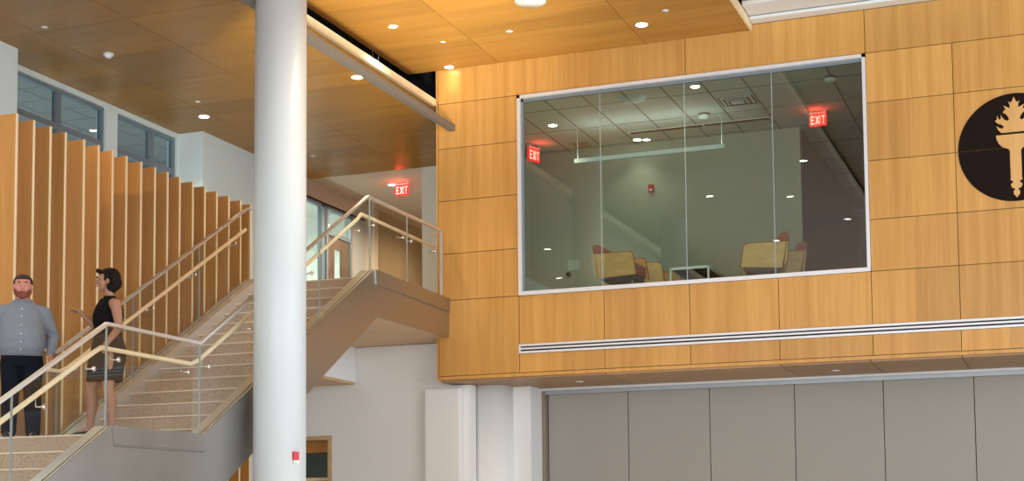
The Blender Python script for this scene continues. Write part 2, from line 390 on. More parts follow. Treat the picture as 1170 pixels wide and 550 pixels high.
b = MB(); b.box(-11.46, -9.50, 25.66, 25.8, Z2, 8.54, 'corridor_white'); b.box(-9.58, -9.50, 22.36, 25.66, Z2, 8.54, 'white'); struct(b, 'wall_corridor.001')
fr = MB()
for y0, y1 in ((25.45, 25.52), (26.22, 26.34), (26.42, 26.50), (27.48, 27.55)): fr.box(XC-.12, XC-.02, y0, y1, Z2, 8.17, 'grey_frame')
fr.box(XC-.12, XC-.02, 25.45, 27.55, 8.11, 8.17, 'grey_frame'); fr.box(XC-.115, XC-.025, 26.5, 27.48, 7.60, 7.68, 'grey_frame')
w4 = fr.build('window_4'); w4['kind'] = 'structure'
for a, c, d, e in ((25.52, 26.22, Z2+.01, 8.11), (26.5, 27.48, 7.68, 8.11)): MB().box(XC-.075, XC-.067, a, c, d, e, 'win_glass').build('window_pane', parent=w4)
d = MB(); y0, y1, z0, z1 = 26.51, 27.47, Z2+.01, 7.59
d.box(XC-.10, XC-.05, y0, 26.82, z0, z1, 'door_wood'); d.box(XC-.10, XC-.05, 27.14, y1, z0, z1, 'door_wood')
d.box(XC-.10, XC-.05, 26.82, 27.14, z0, 6.1, 'door_wood'); d.box(XC-.10, XC-.05, 26.82, 27.14, 7.36, z1, 'door_wood')
dd = d.build('door_1'); dd['kind'] = 'structure'
MB().box(XC-.08, XC-.072, 26.82, 27.14, 6.1, 7.36, 'win_glass').build('vision_panel', parent=dd)
MB().tube([(XC-.05, 26.62, 6.3), (XC+.02, 26.62, 6.3), (XC+.02, 26.74, 6.3)], .012, 'chrome').build('door_handle', parent=dd)

# lower white wall under the upper landing, with the opening in it
YW = 22.36
b = MB()
b.box(-13.85, -12.7, YW, YW+.2, FZ, 4.11, 'wall_low'); b.box(-12.7, -11.655, YW, YW+.2, 3.24, 4.11, 'wall_low'); b.box(-11.655, -9.5, YW, YW+.2, FZ, 4.695, 'wall_low'); b.box(-9.5, -9.13, YW, YW+.2, FZ, 3.99, 'wall_low')
struct(b, 'wall_back.001')
b = MB()   # pier with rounded corner left of the round column
b.box(-9.90, -9.255, YW-.16, YW-.002, FZ, 3.94, 'wall_low'); struct(b, 'wall_pier', bevel=.04)
b = MB(); b.box(-8.70, -8.385, 23.06, 23.6, FZ, 3.995, 'wall_low'); b.box(-8.385, -8.36, 23.06, 23.6, FZ, 3.995, 'white_trim'); struct(b, 'wall_pier.001')
b = MB(); b.box(-9.2, -8.70, 23.3, 23.6, FZ, 3.995, 'wall_low'); struct(b, 'wall_pier.002')
b = MB()   # timber lining of the opening
b.box(-12.7, -11.66, YW-.02, 23.4, 3.17, 3.235, 'soffit'); b.box(-12.7, -11.70, YW+.3, YW+.42, 2.98, 3.17, 'fin')
b.box(-11.72, -11.66, YW-.02, 23.4, FZ, 3.17, 'soffit'); b.box(-11.9, -11.72, YW+.3, YW+.42, 2.52, 2.98, 'brown_wood'); b.box(-12.7, -11.72, YW+.29, YW+.42, 1.6, 2.52, 'fin'); b.box(-12.7, -11.72, YW+.27, YW+.42, 2.5, 2.55, 'fin_edge')
struct(b, 'trim_4')
o = MB().box(-12.7, -11.9, YW+.35, YW+.36, 2.55, 2.98, 'win_glass').build('window_5'); o['kind'] = 'structure'
b = MB(); b.box(-13.8, -10.8, 25.0, 25.1, FZ, 4.1, 'plaster'); struct(b, 'wall_back.002')

# lounge behind the big window
b = MB(); GX = [-9.1+.6465*i for i in range(17)]
b.box(-9.3, 2.2, 21.96, 34, 8.60, 8.66, 'tile')
for i in range(18): x = -7.256+.6465*(i-3); b.box(x-.009, x+.009, 21.96, 34, 8.592, 8.60, 'grid')
for y in (23.15, 24.43, 25.71, 27, 28.3, 29.6, 30.9, 32.2): b.box(-9.3, 2.2, y-.003, y+.003, 8.593, 8.60, 'grid')
struct(b, 'ceiling.006')
b = MB(); b.box(-9.46, -9.3, 21.96, 25.85, Z2-.03, 8.60, 'plaster'); b.box(-9.3, -4.34, 25.85, 26.0, Z2-.03, 8.60, 'plaster'); struct(b, 'wall_lounge')
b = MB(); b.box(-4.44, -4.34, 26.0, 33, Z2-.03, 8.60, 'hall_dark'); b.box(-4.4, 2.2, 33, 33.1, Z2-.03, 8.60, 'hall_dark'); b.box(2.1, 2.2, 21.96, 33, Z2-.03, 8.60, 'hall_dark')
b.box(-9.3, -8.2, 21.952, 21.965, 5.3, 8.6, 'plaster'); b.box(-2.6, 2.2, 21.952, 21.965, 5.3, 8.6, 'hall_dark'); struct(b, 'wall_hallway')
wx0, wx1, wz0, wz1 = -8.10, -2.70, 5.30, 8.50
b = MB(); t = .05
b.box(wx0, wx1, YF-.025, YF+.10, wz1-t, wz1, 'pale_frame'); b.box(wx0, wx1, YF-.03, YF+.10, wz0, wz0+t+.01, 'pale_frame')
b.box(wx0, wx0+t, YF-.025, YF+.10, wz0, wz1, 'pale_frame'); b.box(wx1-t, wx1, YF-.025, YF+.10, wz0, wz1, 'pale_frame')
b.box(wx0+t, wx1-t, YF+.03, YF+.09, wz1-t-.05, wz1-t, 'grey_frame'); b.box(wx0+t, wx0+t+.04, YF+.03, YF+.09, wz0+t, wz1-t, 'grey_frame')
w1 = b.build('window_1'); w1['kind'] = 'structure'
mx = [wx0+t, -6.75, -5.41, -4.08, wx1-t]
for i in range(4):
    MB().box(mx[i]+.006, mx[i+1]-.006, YF+.055, YF+.067, wz0+t+.01, wz1-t, 'big_glass').build('window_pane', parent=w1)
for i in (1, 2, 3): MB().box(mx[i]-.005, mx[i]+.005, YF+.050, YF+.070, wz0+t+.01, wz1-t, 'glass_edge').build('glass_joint', parent=w1)

# ------------------------------------------------------------------ columns
def column(x, y, r, z1, label, z0=FZ, m='column'):
    b = MB(); b.cyl((x, y, z0), (x, y, z1), r, m, 64); return tag(b.build('column'), label, 'column')
column(-8.92, 15.766, .3146, 9.069, 'tall round white column rising in front of the staircase')
column(-9.02, 22.955, .372, 3.998, 'short round white column under the left end of the wood-panelled wall', m='column_low')
column(-8.92, 9.0, .3146, 9.069, 'round white column seen only as a reflection in the big window')
p = thing('fire_alarm_pull_station', 'small red and white fire alarm device on the right side of the tall round column', 'alarm', (-8.92, 15.766, 2.5))
ang = math.radians(-25)
b = MB(); b.obox((.325*math.cos(ang), .325*math.sin(ang), .02), (.04, .075, .10), (0, 0, ang), 'alarm_red'); b.build('body', parent=p, bevel=.004)
b = MB(); b.obox((.325*math.cos(ang), .325*math.sin(ang), -.05), (.042, .075, .035), (0, 0, ang), 'white_trim'); b.build('base', parent=p)

# ------------------------------------------------------------------ staircase
RZ, TR = .1875, .3185
XN, XFAR = -9.50, -11.20       # inner faces of the two stringers
st = thing('staircase', 'beige terrazzo staircase with brushed steel stringers and a landing halfway', 'staircase', (0, 0, 0))
def flight(name, y0, z0, n, xa, xb):
    """n risers going up from the level z0; the first riser stands at y0"""
    b = MB(); pts = []
    for k in range(n):
        y = y0+TR*k
        pts += [(y, z0+RZ*k), (y, z0+RZ*(k+1))]
    pts += [(y0+TR*(n-1)+.05, z0+RZ*n), (y0+TR*(n-1)+.05, z0+RZ*n-.25), (y0+.2, z0-.12), (y0, z0-.12)] 
    b.prism_yz(pts, xa, xb, 'terrazzo')
    for k in range(n):
        y = y0+TR*k; z = z0+RZ*(k+1); b.box(xa+.002, xb-.002, y-.022, y+.02, z-.014, z+.003, 'nosing')
    return b.build(name, parent=st)
flight('lower_flight', 13.0-13*TR, FZ, 14, XFAR, XN)
flight('upper_flight', 15.04, ZL, 14, XFAR, XN)
b = MB(); b.box(XFAR-.02, XN, 13.05, 15.09, ZL-.2, ZL-.002, 'terrazzo'); b.build('landing', parent=st)
b = MB(); b.box(-11.2, XN, 19.23, YF-.01, Z2-.4, Z2+.0, 'carpet'); b.build('upper_landing', parent=st)
# stringers: side profile top line / bottom line
TOP = [(8.40, .07), (12.92, 2.73), (14.69, 2.745), (19.13, 5.365), (21.84, 5.33)]
BOT = [(21.84, 4.70), (19.24, 4.70), (14.86, 2.02), (13.10, 2.02), (9.75, .03), (8.40, .03)]
def seg_prism(b, a, c, x0, x1, m):
    """plate between the top line points a and the bottom line points c"""
    b.prism_yz(a + c, x0, x1, m)
def off(pts, d): return [(y, z+d) for y, z in pts]
for side, xo, xi, nm in ((1, -9.29, -9.50, 'near'), (-1, -11.41, -11.20, 'far')):
    tp = TOP if side == 1 else TOP[:4]+[(19.2, 5.365)]
    bt = BOT if side == 1 else [(19.2, 4.70)]+BOT[2:]
    # outer plates with mitred joints at the bends
    segs = [([tp[0], tp[1]], [BOT[3], BOT[4], BOT[5]]), ([tp[1], tp[2]], [BOT[2], BOT[3]]), ([tp[2], tp[3]], [BOT[1] if side == 1 else (19.2, 4.67), BOT[2]])]
    if side == 1: segs.append(([tp[3], tp[4]], [BOT[0], BOT[1]]))
    par = None
    for i, (a, c) in enumerate(segs):
        b = MB(); th = .02*side
        seg_prism(b, a, c, xo, xo-th, 'steel_face')
        if i in (1, 3):   # proud upper band of the level parts
            b.prism_yz([a[0], a[1], (a[1][0]+.05, a[1][1]-.19), (a[0][0]+.05, a[0][1]-.19)] if i == 1 else [a[0], a[1], (a[1][0], a[1][1]-.21), (a[0][0]+.04, a[0][1]-.21)], xo+.018*side, xo, 'steel_face')
            b.prism_yz([(a[0][0]+.05, a[0][1]-.20), (a[1][0], a[1][1]-.20 if i == 1 else a[1][1]-.22), (a[1][0], a[1][1]-.215 if i == 1 else a[1][1]-.235), (a[0][0]+.05, a[0][1]-.215)], xo+.003*side, xo, 'track')  # dark strip standing in for the shadow under the band
        b.build('stringer_plate', parent=st)
    # core and sloping cap, split by the black glazing slot
    b = MB()
    cores = tp + [(y, z-.30) for y, z in reversed(tp)]
    xg = -9.35 if side == 1 else -11.33
    def strip(x0, x1, dz, m):
        for i in range(len(tp)-1):
            (ya, za), (yb, zb) = tp[i], tp[i+1]
            b.prism_yz([(ya, za+dz), (yb, zb+dz), (yb, zb-.28), (ya, za-.28)], x0, x1, m)
    strip(xo-.02*side, xg+.012*side, -.002, 'steel'); strip(xg+.012*side, xg-.012*side, -.03, 'slot'); strip(xg-.012*side, xi, -.002, 'steel')
    b.build('curb', parent=st)
b = MB(); b.prism_yz([(14.86, 2.06), (19.2, 4.74), (19.2, 4.79), (14.86, 2.12)], XFAR, XN, 'wall_low'); b.box(XFAR, XN, 13.1, 14.86, 2.03, 2.09, 'wall_low'); b.prism_yz([(9.8, .04), (13.1, 2.03), (13.1, 2.09), (9.8, .12)], XFAR, XN, 'wall_low')
b.build('underside', parent=st)

# ------------------------------------------------------------------ glass railings
def rail_z(y):      # height of the steel cap's centre line
    if y < 12.90: return 3.785-.575*(12.90-y)
    if y < 14.67: return 3.79
    if y < 19.04: return 3.79+.599*(y-14.67)
    return 6.405
def curb_z(y):
    for (ya, za), (yb, zb) in zip(TOP, TOP[1:]):
        if ya <= y <= yb: return za+(zb-za)*(y-ya)/(yb-ya)
    return TOP[-1][1]
def railing(label, xg, xw, joints, brackets, yend, ystart=8.6):
    t = thing('glass_railing', label, 'railing', (0, 0, 0))
    for a, c in zip(joints, joints[1:]):
        ya, yc = a+.006, c-.006
        pts = [(ya, curb_z(ya)-.02), (yc, curb_z(yc)-.02), (yc, rail_z(yc)), (ya, rail_z(ya))]
        # split at bends so the pane's edges follow the slope
        bends = [y for y in (12.92, 14.69, 19.05, 19.13) if ya < y < yc]
        lo = [(y, curb_z(y)-.02) for y in [ya]+bends+[yc]]; hi = [(y, rail_z(y)) for y in [ya]+bends+[yc]]
        g = MB(); g.prism_yz(lo+hi[::-1], xg-.006, xg+.006, 'glass'); pn = g.build('glass_panel', parent=t)
        for ye in (ya, yc):
            e = MB(); e.box(xg-.0065, xg+.0065, ye-.004 if ye == yc else ye, ye if ye == yc else ye+.004, curb_z(ye), rail_z(ye)-.02, 'glass_edge'); e.build('glass_edge', parent=pn)
    ys = [ystart, 12.90, 14.67, 19.04, yend]; ys = [y for y in ys if y <= yend]
    h = MB()
    for a, c in zip(ys, ys[1:]):
        za, zc = rail_z(a+1e-6), rail_z(c-1e-6)
        h.prism_yz([(a, za-.018), (c, zc-.018), (c, zc+.018), (a, za+.018)], xg-.026, xg+.026, 'rail_steel')
    h.build('top_rail', parent=t)
    path = [(xw, y, rail_z(y)-.245) for y in (ystart+.1,)] + [(xw, 12.80, rail_z(12.80)-.245), (xw, 12.93, 3.548), (xw, 14.62, 3.55), (xw, 14.78, rail_z(14.78)-.245), (xw, 18.86, rail_z(18.86)-.252)]
    if yend > 19.3: path += [(xw, 18.98, 6.15), (xw, yend-.12, 6.13)]
    hr = MB(); hr.tube(path, .026, 'pale_wood', 12); hp = hr.build('handrail', parent=t)
    s = 1 if xw < xg else -1
    for y in brackets:
        z = rail_z(y)-.245 if not (12.8 < y < 14.7) else 3.55
        if y > 18.95: z = 6.14
        b = MB(); b.cyl((xg+.03*s, y, z-.115), (xg+.008*s, y, z-.115), .028, 'chrome', 16)
        b.tube([(xg+.02*s, y, z-.115), (xw+.01*s, y, z-.115), (xw, y, z-.10), (xw, y, z-.02)], .009, 'chrome', 8)
        b.build('bracket', parent=hp)
    return t
rn = railing('glass railing with steel cap and wooden handrail on the near side of the staircase', -9.35, -9.43,
        [8.6, 10.0, 11.45, 12.91, 14.68, 16.13, 17.58, 19.10, 20.38, 21.66],
        [9.3, 10.6, 11.9, 12.68, 13.1, 14.42, 14.85, 15.78, 17.33, 18.72, 19.2, 20.2, 20.5, 21.4], 21.70)
b = MB(); b.box(-9.37, -9.33, 21.66, 21.70, 5.31, 6.40, 'rail_steel'); b.build('end_post', parent=rn)
railing('glass railing along the far side of the staircase, in front of the wooden fins', -11.33, -11.25,
        [8.6, 10.0, 11.45, 12.91, 14.68, 16.21, 17.76, 19.10],
        [9.3, 10.6, 11.9, 13.1, 14.95, 16.55, 17.55, 18.6], 19.12)

# ------------------------------------------------------------------ wooden fins
ordn = ['first', 'second', 'third', 'fourth', 'fifth', 'sixth', 'seventh', 'eighth', 'ninth', 'tenth', 'eleventh', 'twelfth', 'thirteenth', 'fourteenth', 'fifteenth', 'sixteenth', 'seventeenth', 'eighteenth', 'nineteenth', 'twentieth']
FY = [14.08, 14.39, 14.70, 14.99, 15.36, 15.66, 15.96, 16.26, 16.59, 16.91, 17.21, 17.51, 17.84, 18.15, 18.47, 18.80, 19.13, 19.42]
fin0 = None
for i, y in enumerate(FY):
    lab = 'tall orange wooden fin behind the staircase, %s from the left of the screen' % ordn[i]
    if i == len(FY)-1: lab = 'tall orange wooden fin at the right-hand end of the screen, beside the big column'
    if fin0 is None:
        fin0 = thing('wooden_fin', lab, 'wood panel', (-11.5, y, FZ), 0, 'row of tall wooden fins beside the staircase')
        b = MB(); b.box(-.265, -.006, 0, .035, 0, 6.535, 'fin'); b.build('fin_board', parent=fin0)
        b = MB(); b.box(-.006, 0, -.001, .036, 0, 6.536, 'fin_edge'); b.build('edge_strip', parent=fin0)
        b = MB(); b.box(-.20, -.02, .036, .045, 5.9, 5.94, 'black'); b.build('mounting_clip', parent=fin0)
    else: dup(fin0, (-11.5, y, FZ), None, lab)

# ------------------------------------------------------------------ slot diffuser, partition, track bar
t = thing('slot_diffuser', 'long white linear air diffuser with two black slots across the wood-panelled wall', 'vent', (0, YF, 4.457))
b = MB(); x0, x1 = -8.105, 2.38
for z0, z1 in ((-.072, -.038), (-.012, .016), (.040, .073)): b.box(x0, x1, -.018, .02, z0, z1, 'pale_frame')
b.box(x0, x0+.03, -.0181, .02, -.072, .073, 'pale_frame'); b.build('frame', parent=t)
for z0, z1 in ((-.038, -.012), (.016, .040)): MB().box(x0+.03, x1, .004, .02, z0, z1, 'slot').build('slot', parent=t)
t = thing('folding_partition', 'row of full-height grey folding partition panels under the wood-panelled wall', 'partition', (0, 23.75, FZ))
px = [-8.30, -6.905, -5.54, -4.173, -2.802, -1.46, -.1, 1.26, 2.4]
for a, c in zip(px, px[1:]): MB().box(a+.006, c-.006, 0, .10, .02, 3.92, 'partition').build('partition_panel', parent=t, bevel=.004)
b = MB(); b.box(-8.36, 2.4, 23.62, 23.90, 3.955, 3.998, 'partition_trim'); b.box(-8.36, 2.4, 23.66, 23.72, 3.90, 3.96, 'partition_trim'); b.box(-8.36, 2.4, 23.605, 23.64, 3.965, 3.998, 'white_trim')
tag(b.build('partition_track'), 'long grey metal ceiling track above the folding partition', 'track')
b = MB(); b.box(-8.36, -8.31, 23.62, 24.0, FZ, 3.95, 'jamb'); b.box(-9.6, -8.36, 23.61, 23.85, FZ, 3.99, 'jamb'); b.box(-8.30, 2.4, 23.95, 24.0, FZ, 3.95, 'jamb'); struct(b, 'wall_back.003')
t = thing('ceiling_track_bar', 'long dark grey metal bar hanging below the edge of the wooden ceiling', 'bar', (-9.2, 0, 8.09))
b = MB(); b.box(-.075, -.035, 9, YF-.002, -.045, .055, 'track'); b.box(-.075, .035, 9, YF-.002, .03, .055, 'track'); b.box(-.035, .035, 9, YF-.002, -.045, .03, 'track'); b.build('bar', parent=t, bevel=.004)
b = MB(); b.box(-.07, .03, YF-.004, YF-.001, -.04, .05, 'black'); b.build('end_cap', parent=t)

# ------------------------------------------------------------------ ceiling fittings
def downlight(x, y, z, r, label, lit=True, power=0, col=(1, .86, .66), group=None, square=False, rim='white_trim', cone=110):
    t = thing('downlight', label, 'ceiling light', (x, y, z), 0, group)
    b = MB()
    n = 4 if square else 28
    b.cyl((0, 0, -.008), (0, 0, -.001), r, rim, n); b.build('trim_ring', parent=t)
    b = MB(); b.cyl((0, 0, -.011), (0, 0, -.008), r*.8, 'lamp' if lit else 'lamp_off', n); b.build('lens', parent=t)
    if power:
        l = bpy.data.lights.new('downlight_beam', 'SPOT'); l.energy = power; l.color = col; l.spot_size = math.radians(cone); l.spot_blend = .8; l.shadow_soft_size = r
        lo = bpy.data.objects.new('downlight_beam', l); COL.objects.link(lo); lo.parent = t; lo.location = (0, 0, -.03)
    return t
WARM = (1, .78, .50)
Z1, ZC2 = 9.07, 8.54
downlight(-5.802, 20.966, Z1, .105, 'large lit round downlight in the orange ceiling right of centre', True, 160, WARM)
downlight(-5.324, 20.520, Z1, .05, 'tiny unlit round cap beside the large lit downlight in the orange ceiling', False)
downlight(-9.217, 19.619, Z1, .09, 'lit square downlight near the dark gap in the orange ceiling', True, 160, WARM, square=True)
downlight(-9.212, 21.72, Z1, .085, 'lit downlight at the corner where the orange ceiling meets the panelled wall', True, 8, WARM)
downlight(-8.82, 20.56, Z1, .045, 'tiny pale cap in the bright patch of the orange ceiling', False)
downlight(-7.714, 20.50, Z1, .055, 'small white round cap below the large ceiling dome', False)
downlight(-10.046, 20.095, ZC2, .10, 'lit round downlight in the brown ceiling beside the dark hanging bar', True, 200, WARM)
downlight(-13.355, 21.043, ZC2, .10, 'lit round downlight in the brown ceiling above the wooden fins', True, 220, (1, .92, .8))
downlight(-12.979, 20.266, ZC2, .045, 'tiny pale round cap just above the lit downlight over the fins', False)
downlight(-12.965, 16.423, ZC2, .045, 'tiny pale round cap at the far left of the brown ceiling', False)
downlight(-12.943, 24.06, ZC2, .05, 'tiny pale round cap in the brown ceiling just right of the column', False)
downlight(-12.579, 26.71, ZC2, .09, 'small lit downlight beside the corridor exit sign', True, 700, (1, .84, .62), cone=160)
downlight(-12.3, 29.6, ZC2, .09, 'added unseen light further along the corridor, brightening it behind the exit sign', True, 500, (1, .84, .62), cone=160)  # added lamp to lift the dark end of the corridor
downlight(-15.2, 26.4, 8.53, .09, 'added unseen light brightening the room behind the glazed screen', True, 900, (1, .9, .72), cone=172)  # added lamp so the room shows bright through its glass
downlight(-7.412, 22.738, 4.0, .07, 'small downlight under the panelled wall near the round column', False)
downlight(-3.378, 22.82, 4.0, .07, 'small downlight under the panelled wall above the partition', False)
for i, (x, y, z, w) in enumerate(((-5.0, 13.67, Z1, 1), (-5.84, 10.5, Z1, 1), (-5.0, 7.5, Z1, 1), (-7.5, 11.25, Z1, 1), (-7.1, 5.5, Z1, 1), (-7.5, 16.5, Z1, 1), (-12.0, 9.4, ZC2, 1), (-13.1, 5.3, ZC2, 1), (-12.8, 12.5, ZC2, 1), (-12.0, 15.0, ZC2, 1))):
    downlight(x, y, z, .10, 'ceiling downlight seen only as a small glint in the big window', True, 180, WARM, group='downlights mirrored in the big window')
b = MB(); b.cyl((-6.955, 19.33, Z1-.05), (-6.955, 19.33, Z1-.001), .22, 'white_trim', 40); b.cyl((-6.955, 19.33, Z1-.07), (-6.955, 19.33, Z1-.05), .19, 'lamp_off', 40)
tag(b.build('ceiling_speaker'), 'large white round fitting cut off by the top edge, in the orange ceiling', 'ceiling fitting')
t = thing('smoke_detector', 'white smoke detector on the brown wooden ceiling at upper left', 'smoke detector', (-12.84, 17.70, ZC2))
MB().cyl((0, 0, -.03), (0, 0, 0), .075, 'white_trim', 28).build('base', parent=t); MB().tube([(0, 0, -.03), (0, 0, -.055), (0, 0, -.07)], [.06, .05, .03], 'white_trim', 28).build('sensor_head', parent=t)
for i, (x, y, tx) in enumerate(((-10.12, 18.55, .03), (-10.16, 18.62, -.03), (-10.10, 20.9, .04), (-10.2, 21.0, -.03))):
    b = MB(); b.tube([(x, y, 8.62), (x+tx, y, 9.3), (x, y+.1, 9.94)], .006, 'white_trim', 6)
    tag(b.build('hanger_wire'), 'thin pale hanger wire in the dark gap between the two wooden ceilings', 'wire', 'hanger wires in the ceiling gap')
b = MB(); b.tube([(-9.98, 22.1, 9.45), (-9.55, 21.2, 9.0+.3), (-9.6, 20.4, 9.5)], .02, 'track', 8)
tag(b.build('conduit'), 'grey conduit inside the dark gap near the panelled wall', 'pipe')

# ------------------------------------------------------------------ exit signs
LET = {'E': [(0, 0, .2, 1), (0, 0, .75, .17), (0, .415, .65, .585), (0, .83, .75, 1)],
       'I': [(.1, 0, .32, 1)], 'T': [(0, .83, .8, 1), (.3, 0, .5, 1)]}
def exit_sign(label, loc, rotz, s=1.0):
    """face looks along local -Y"""
    t = thing('exit_sign', label, 'exit sign', loc, rotz)
    b = MB(); b.box(-.15*s, .15*s, -.03, .03, -.05, 0, 'pale_frame'); b.build('canopy', parent=t)
    b = MB(); b.box(-.155*s, .155*s, -.022, .022, -.27*s, -.05, 'exit_red'); b.build('illuminated_panel', parent=t)
    b = MB(); b.box(-.10*s, .10*s, -.031, -.0301, -.012, 0, 'black'); b.build('mount', parent=t)
    b = MB(); h = .155*s; z0 = -.24*s; x = -.125*s
    for ch in 'EXIT':
        w = {'E': .075, 'X': .085, 'I': .04, 'T': .07}[ch]*s
        if ch == 'X':
            for sg in (1, -1):
                xa, xb = (x, x+w*.72) if sg == 1 else (x+w*.72, x)
                b.prism_xz([(xa, z0), (xa+w*.28, z0), (xb+w*.28, z0+h), (xb, z0+h)], -.026, -.0221, 'exit_text')
        else:
            for (a, c, d, e) in LET[ch]: b.box(x+a*w, x+d*w, -.026, -.0221, z0+c*h, z0+e*h, 'exit_text')
        x += w*(.88 if ch != 'I' else .75)+.008*s
    b.build('lettering', parent=t)
    l = bpy.data.lights.new('exit_glow', 'POINT'); l.energy = 2.2; l.color = (1, .06, .03); l.shadow_soft_size = .06
    lo = bpy.data.objects.new('exit_glow', l); COL.objects.link(lo); lo.parent = t; lo.location = (0, -.16, -.12)
    return t
exit_sign('red lit EXIT sign hanging in the corridor at the top of the stairs', (-12.33, 26.66, 8.54), 0, .95)
exit_sign('red lit EXIT sign hanging from the lounge ceiling at upper right of the big window', (-3.885, 24.98, 8.60), 0, .92)
exit_sign('red lit EXIT sign seen edge-on at the left end of the big window', (-9.0, 25.1, 8.56), math.radians(72), 1.05)

# ------------------------------------------------------------------ lounge contents
t = thing('ceiling_air_diffuser', 'square stepped air diffuser in the lounge ceiling', 'vent', (-4.98, 23.75, 8.592))
for k, (r, z) in enumerate(((.29, 0), (.21, -.015), (.13, -.03))):
    b = MB(); b.box(-r, r, -r*.95, r*.95, z-.012, z-.004, 'pendant' if k != 1 else 'tile'); 
    for s in (1, -1): b.box(-r+.01, r-.01, s*r*.9-.014, s*r*.9+.014, z-.014, z-.012, 'black'); b.box(s*r*.93-.012, s*r*.93+.012, -r*.9, r*.9, z-.014, z-.012, 'black')
    b.build('louvre_ring', parent=t)
t = thing('linear_diffuser', 'thin black linear slot across the lounge ceiling', 'vent', (0, 25.0, 8.59))
MB().box(-7.184, -4.67, -.07, .07, -.012, .0, 'pendant').build('frame', parent=t); 
for a, c in ((-7.15, -5.86), (-5.83, -4.69)): MB().box(a, c, -.062, .062, -.016, -.012, 'slot').build('slot', parent=t)
t = thing('linear_pendant_light', 'long white linear pendant hung by a wire in the lounge', 'pendant light', (-6.62, 24.23, 7.97))
MB().box(-1.31, 1.31, -.04, .04, -.035, .04, 'pendant').build('housing', parent=t, bevel=.004)
MB().tube([(1.26, 0, .04), (1.262, 0, .45), (1.22, 0, .54), (1.26, -.02, .61)], .006, 'pendant', 6).build('wire', parent=t)
MB().tube([(-1.26, 0, .04), (-1.26, 0, .61)], .004, 'pendant', 6).build('wire', parent=t)
l = area('lounge_ceiling_fill', (0, 0, .05), (math.radians(180), 0, 0), 2.5, .06, 5, (1, 1, .96)); l.parent = t  # added light above the pendant to brighten the lounge ceiling
def detector(x, y, lab):
    t = thing('smoke_detector', lab, 'smoke detector', (x, y, 8.592)); MB().cyl((0, 0, -.02), (0, 0, 0), .09, 'black', 24).build('base', parent=t); MB().tube([(0, 0, -.02), (0, 0, -.06), (0, 0, -.075)], [.10, .085, .05], 'pendant', 24).build('sensor_head', parent=t)
detector(-3.39, 23.10, 'smoke detector on the lounge ceiling at the right, above the exit sign')
detector(-5.69, 24.36, 'smoke detector in the middle of the lounge ceiling')
downlight(-5.44, 22.75, 8.592, .09, 'lit downlight in the lounge ceiling near the top of the window', True, 110, (1, .95, .85))
downlight(-7.17, 25.5, 8.592, .09, 'lit downlight at the back of the lounge ceiling', True, 18, (1, .9, .75))
downlight(-8.25, 24.0, 8.592, .09, 'dim downlight at the left of the lounge ceiling', True, 110, (1, .82, .6))
b = MB(); b.box(-8.36, -8.05, 25.3, 25.62, 8.584, 8.592, 'tan_paint'); tag(b.build('ceiling_grille'), 'small brownish grille in the lounge ceiling left of the white pendant', 'vent')
t = thing('fire_alarm', 'small red fire alarm on the lounge back wall', 'alarm', (-7.02, 25.85, 7.76)); MB().box(-.05, .05, -.04, 0, -.07, .07, 'alarm_red').build('body', parent=t, bevel=.006); MB().box(-.025, .025, -.045, -.04, -.05, -.01, 'white_trim').build('strobe', parent=t)
b = MB(); b.cyl((-8.60, 25.80, 6.305), (-8.60, 25.85, 6.305), .045, 'black', 16); tag(b.build('thermostat'), 'small black round device on the lounge back wall at lower left', 'wall device')
b = MB(); b.box(-8.62, -8.40, 25.835, 25.849, 6.38, 6.56, 'tile'); tag(b.build('wall_plate'), 'pale square plate on the lounge back wall above the black device', 'wall plate')
b = MB(); b.cyl((-2.86, 24.0, 8.47), (-2.86, 24.0, 8.592), .05, 'pendant', 16); tag(b.build('ceiling_sensor'), 'small grey sensor at the far right of the lounge ceiling', 'sensor')

# lounge chair: local +X is where the sitter looks; side panels are plywood
def make_chair(label, loc, rotz, group):
    t = thing('lounge_chair', label, 'chair', loc, rotz, group)
    side = [(-.33, .73), (.26, .72), (.31, .68), (.36, .36), (-.26, .33)]
    for s in (-1, 1):
        b = MB(); b.prism_xz(side, s*.31-.012, s*.31+.012, 'chair_wood'); b.build('side_panel', parent=t, bevel=.004)
        b = MB(); pts = [(x, s*.31, z) for x, z in side[:4]]; b.tube(pts, .013, 'rust', 6); b.build('edge_piping', parent=t)
    b = MB(); b.prism_xz([(-.33, .42), (-.36, .73), (-.34, .73), (-.29, .36)], -.30, .30, 'chair_wood'); b.build('back_shell', parent=t)
    b = MB(); b.prism_xz([(-.30, .45), (-.38, .84), (-.35, .885), (-.26, .875), (-.20, .82), (-.13, .50)], -.295, .295, 'rust'); b.build('back_cushion', parent=t, bevel=.02)
    b = MB(); b.box(-.25, .33, -.295, .295, .38, .56, 'rust'); b.build('seat_cushion', parent=t, bevel=.03)
    b = MB(); b.box(-.24, .30, -.28, .28, .30, .375, 'black'); b.build('seat_frame', parent=t, bevel=.01)
    for sx, sy in ((-.22, -.25), (-.22, .25), (.26, -.25), (.26, .25)):
        b = MB(); b.tube([(sx, sy, .34), (sx*1.12, sy*1.06, .20), (sx*1.30, sy*1.15, 0)], .013, 'chrome', 8); b.build('leg', parent=t)
    return t
ZB = Z2-.03
g = 'lounge chairs behind the big window'
c1 = make_chair('plywood lounge chair with rust back, nearest the glass in the left-hand chair row', (-6.69, 22.72, ZB), math.radians(-3), g)
dup(c1, (-6.66, 23.72, ZB), math.radians(25), 'rust lounge chair second in the left-hand row, just behind the nearest one')
dup(c1, (-6.62, 24.72, ZB), math.radians(25), 'rust lounge chair at the back of the left-hand row, beside the low table')
c2 = dup(c1, (-4.42, 22.86, ZB), math.radians(180+10), 'plywood lounge chair with rust back, nearest the glass in the right-hand chair row')
